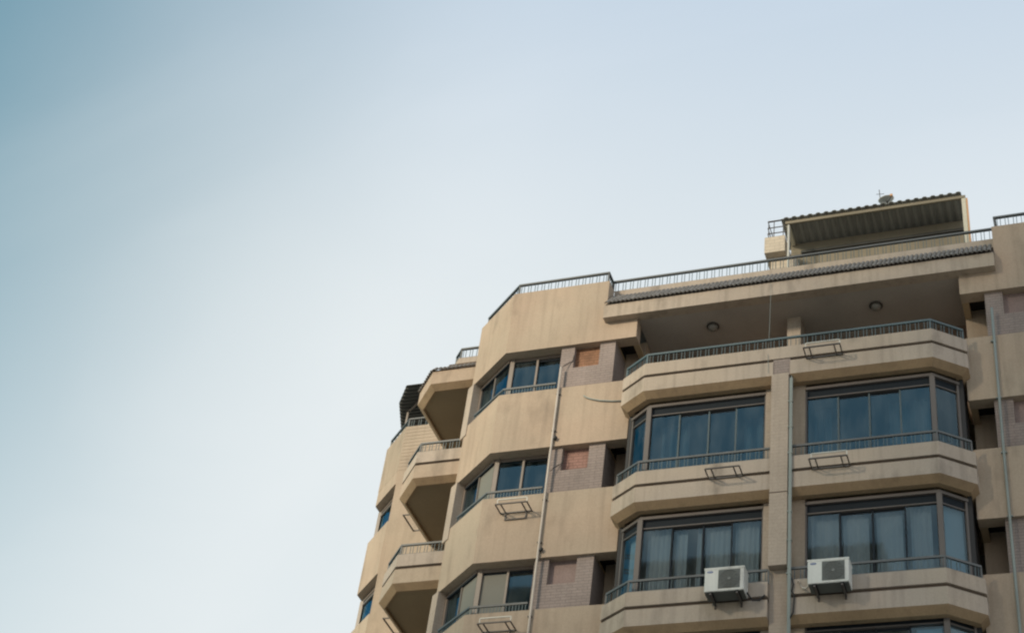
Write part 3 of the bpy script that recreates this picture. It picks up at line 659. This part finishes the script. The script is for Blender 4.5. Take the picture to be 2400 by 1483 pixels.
ac_unit(-5.13, 17.86, 'white outdoor air conditioner hung right of the central pillar')
for xc, lab in ((-7.21, 'dark steel bracket carrying the air conditioner left of the pillar'), (-5.13, 'dark steel bracket carrying the air conditioner right of the pillar')):
    t = thing('ac_bracket', (xc, 28.0, 17.8), lab, 'bracket', 'brackets under the air conditioners')
    for dx in (-0.27, 0.27):
        part('arm', bar((xc+dx, 27.55, 17.80), (xc+dx, 28.0, 17.80), 0.04), 'steel', t)
        part('wall_leg', bar((xc+dx, 27.985, 17.82), (xc+dx, 27.985, 17.72), 0.035), 'steel', t)

# ------------------------------------------------------------------ pipes, wires, hoses
P1 = thing('drain_pipe', (-11.78, 28.8, GZ), 'slim white pipe running down the corner tower front', 'pipe')
part('pipe', tube([(-11.79, 28.80, 25.35), (-11.785, 28.80, 22.0), (-11.77, 28.80, 18.0), (-11.77, 28.80, GZ)], 0.028), 'offwhite', P1, True)
for z in (24.52, 23.42, 21.45, 20.3, 18.4): part('clamp', box(-11.83, -11.73, 28.79, 28.852, z-0.012, z+0.012), 'steel', P1)
for z in (23.2, 20.1): part('junction', tube([(-11.73, 28.80, z-0.05), (-11.69, 28.80, z+0.03)], 0.035), 'black', P1, True)
P2 = thing('drain_pipe', (-6.0, 28.2, GZ), 'grey drain pipe running beside the central pillar', 'pipe')
part('pipe', tube([(-5.995, 28.24, G(0)-0.36), (-5.995, 28.06, G(0)-0.42), (-5.985, 27.965, G(0)-0.6), (-5.985, 27.965, GZ)], 0.036), 'greypipe', P2, True)
for z in (22.8, 22.1, 21.4, 19.9, 19.2, 18.4): part('clamp', box(-6.04, -5.94, 27.93, 28.01, z-0.014, z+0.014), 'greypipe', P2)
P3 = thing('drain_pipe', (-1.69, 28.8, GZ), 'grey drain pipe running down the shaded right wing', 'pipe')
part('pipe', tube([(-1.66, 28.80, 25.5), (-1.69, 28.80, 21.6), (-1.70, 28.80, 18.0), (-1.70, 28.80, GZ)], 0.03), 'greypipe', P3, True)
for z in (24.55, 22.95, 21.5, 19.9): part('clamp', box(-1.75, -1.63, 28.79, 28.852, z-0.012, z+0.012), 'greypipe', P3)
solo('hose', tube([(-11.13, 28.825, 24.39), (-11.05, 28.825, 24.32), (-10.9, 28.825, 24.25), (-10.7, 28.82, 24.18), (-10.4, 28.82, 24.12), (-10.06, 28.82, 24.085)], 0.016), 'greypipe', (-10.6, 28.82, 24.1), 'grey hose curving across the tower wall towards the highest balcony', 'hose', smooth=True)
solo('wire', tube([(-6.64, 28.62, 27.0), (-6.63, 28.60, 26.6), (-6.56, 28.25, 25.2), (-6.52, 27.985, 24.2), (-6.5, 27.985, 23.7)], 0.005, 5), 'greypipe', (-6.6, 28.3, 25), 'thin pale wire hanging from the cornice over the open top balcony', 'wire')
for z, x0, lab in ((25.28, -11.79, 'black cable arching from the pipe top to the highest bricked opening'), (22.2, -11.74, 'black cable arching from the pipe to the middle bricked opening')):
    solo('cable', tube([(x0, 28.82, z+0.05), (x0+0.06, 28.84, z+0.14), (x0+0.16, 28.90, z+0.27), (x0+0.24, 28.92, z+0.33), (x0+0.25, 28.92, z+0.5)], 0.011, 6), 'black', (x0, 28.82, z), lab, 'cable')
solo('hose', tube([(-6.80, 27.80, 17.93), (-6.70, 27.9, 17.80), (-6.58, 27.97, 17.84), (-6.47, 27.97, 17.95)], 0.018), 'black', (-6.6, 27.9, 17.8), 'black refrigerant hose leaving the left air conditioner', 'hose', smooth=True)
solo('hose', tube([(-5.53, 27.78, 18.0), (-5.62, 27.86, 17.95), (-5.72, 27.96, 18.05), (-5.80, 27.97, 18.2), (-5.82, 28.04, 18.29), (-5.82, 28.2, 18.31)], 0.02), 'offwhite', (-5.7, 27.9, 18), 'pale lagged hose leaving the right air conditioner', 'hose', smooth=True)
solo('cable', tube([(-5.93, 27.97, 18.3), (-5.90, 27.97, 18.15), (-5.93, 27.97, 18.0), (-5.88, 27.97, 17.87), (-5.90, 27.97, 17.5), (-5.97, 27.96, 17.35)], 0.016), 'black', (-5.9, 27.95, 18), 'black cable sagging down the balcony front right of the pillar', 'cable', smooth=True)

# ------------------------------------------------------------------ curtains and blinds seen behind the glass
def curtain(x0, x1, y, z0, z1, label, mat='cloth', amp=0.009, per=0.11, cat='curtain', group='curtains of the glazed bays', name='curtain'):
    n = max(4, int((x1-x0)/0.022)); v, f = [], []
    for i in range(n+1):
        x = x0+(x1-x0)*i/n; yy = y+amp*math.sin(2*math.pi*x/per)+amp*0.5*math.sin(2*math.pi*x/per*0.37+1)
        for dy in (0, 0.006): v += [(x, yy+dy, z0), (x, yy+dy, z1)]
    for i in range(n):
        a = i*4; b = a+4; f += [(a, a+1, b+1, b), (a+2, b+2, b+3, a+3), (a, b, b+2, a+2), (a+1, a+3, b+3, b+1)]
    f += [(0, 2, 3, 1), (n*4, n*4+1, n*4+3, n*4+2)]
    solo(name, (v, f), mat, ((x0+x1)/2, y, z0), label, cat, group)
z1, z0 = G(1)-0.43-0.36, G(2)-0.08
curtain(-9.15, -8.62, 28.50, z0, z1, 'grey-green curtain behind the leftmost pane of the lower left bay')
curtain(-8.53, -8.28, 28.50, z0, z1, 'narrow curtain left of the dark gap in the lower left bay')
curtain(-8.06, -7.95, 28.50, z0, z1, 'narrow strip of curtain right of the dark gap in the lower left bay')
curtain(-7.86, -7.33, 28.50, z0, z1, 'pale curtain behind the third pane of the lower left bay')
curtain(-7.24, -6.74, 28.50, z0, z1, 'pale curtain behind the rightmost pane of the lower left bay')
curtain(-5.64, -5.07, 28.50, z0, z1, 'pale blind behind the leftmost pane of the lower right bay', amp=0.006)
curtain(-4.98, -4.46, 28.50, z0, z1, 'pale blind behind the second pane of the lower right bay', amp=0.006)
curtain(-4.30, -3.78, 28.50, z0, z1, 'pale blind behind the third pane of the lower right bay', amp=0.006)
curtain(-3.62, -3.20, 28.50, z0, z1, 'pale blind behind the rightmost front pane of the lower right bay', amp=0.012)
z1, z0 = G(2)-0.66, G(3)-0.08
curtain(-3.60, -3.12, 28.50, z0, z1, 'bright blue blind at the bottom edge right of the lowest bay front', 'brightblue', 0.002, cat='blind')
curtain(-4.28, -3.80, 28.50, z0, z1-0.1, 'dim blue blind at the bottom edge in the lowest right bay', 'bluecloth', 0.002, cat='blind')
z1, z0 = G(0)-0.43-0.5, G(1)-0.08
curtain(-9.10, -8.45, 28.75, z0, z1, 'dim curtain behind the leftmost front pane of the upper left bay', 'cloth', 0.03, 0.16)
curtain(-7.2, -6.72, 28.80, z0, z1, 'dim curtain behind the rightmost pane of the upper left bay', 'cloth', 0.03, 0.2)
curtain(-5.62, -5.25, 28.75, z0, z1, 'dim curtain behind the leftmost pane of the upper right bay', 'cloth', 0.03, 0.14)
curtain(-4.0, -3.15, 28.80, z0, z1, 'dim curtain behind the rightmost front panes of the upper right bay', 'cloth', 0.03, 0.18)
def side_curtain(a, b, z0, z1, label, mat='cloth'):
    a = Vector(a); b = Vector(b); d = (b-a).normalized(); nn = Vector((-d.y, d.x))*0.006
    solo('curtain', prism([tuple(a), tuple(b), tuple(b+nn), tuple(a+nn)], z0, z1), mat, (a.x, a.y, z0), label, 'curtain', 'curtains of the glazed bays')
z1, z0 = G(1)-0.43-0.40, G(2)-0.08
side_curtain((-9.62, 28.76), (-9.30, 28.50), z0, z1, 'pale blue curtain behind the angled side pane of the lower left bay', 'bluecloth')
side_curtain((-2.98, 28.50), (-2.62, 28.78), z0, z1, 'pale green-blue curtain behind the angled side pane of the lower right bay', 'bluecloth')
z1, z0 = G(2)-0.66, G(3)-0.08
side_curtain((-2.98, 28.50), (-2.62, 28.78), z0, z1, 'white blind behind the angled side pane of the lowest right bay', 'white')
print('objects', len(bpy.data.objects))
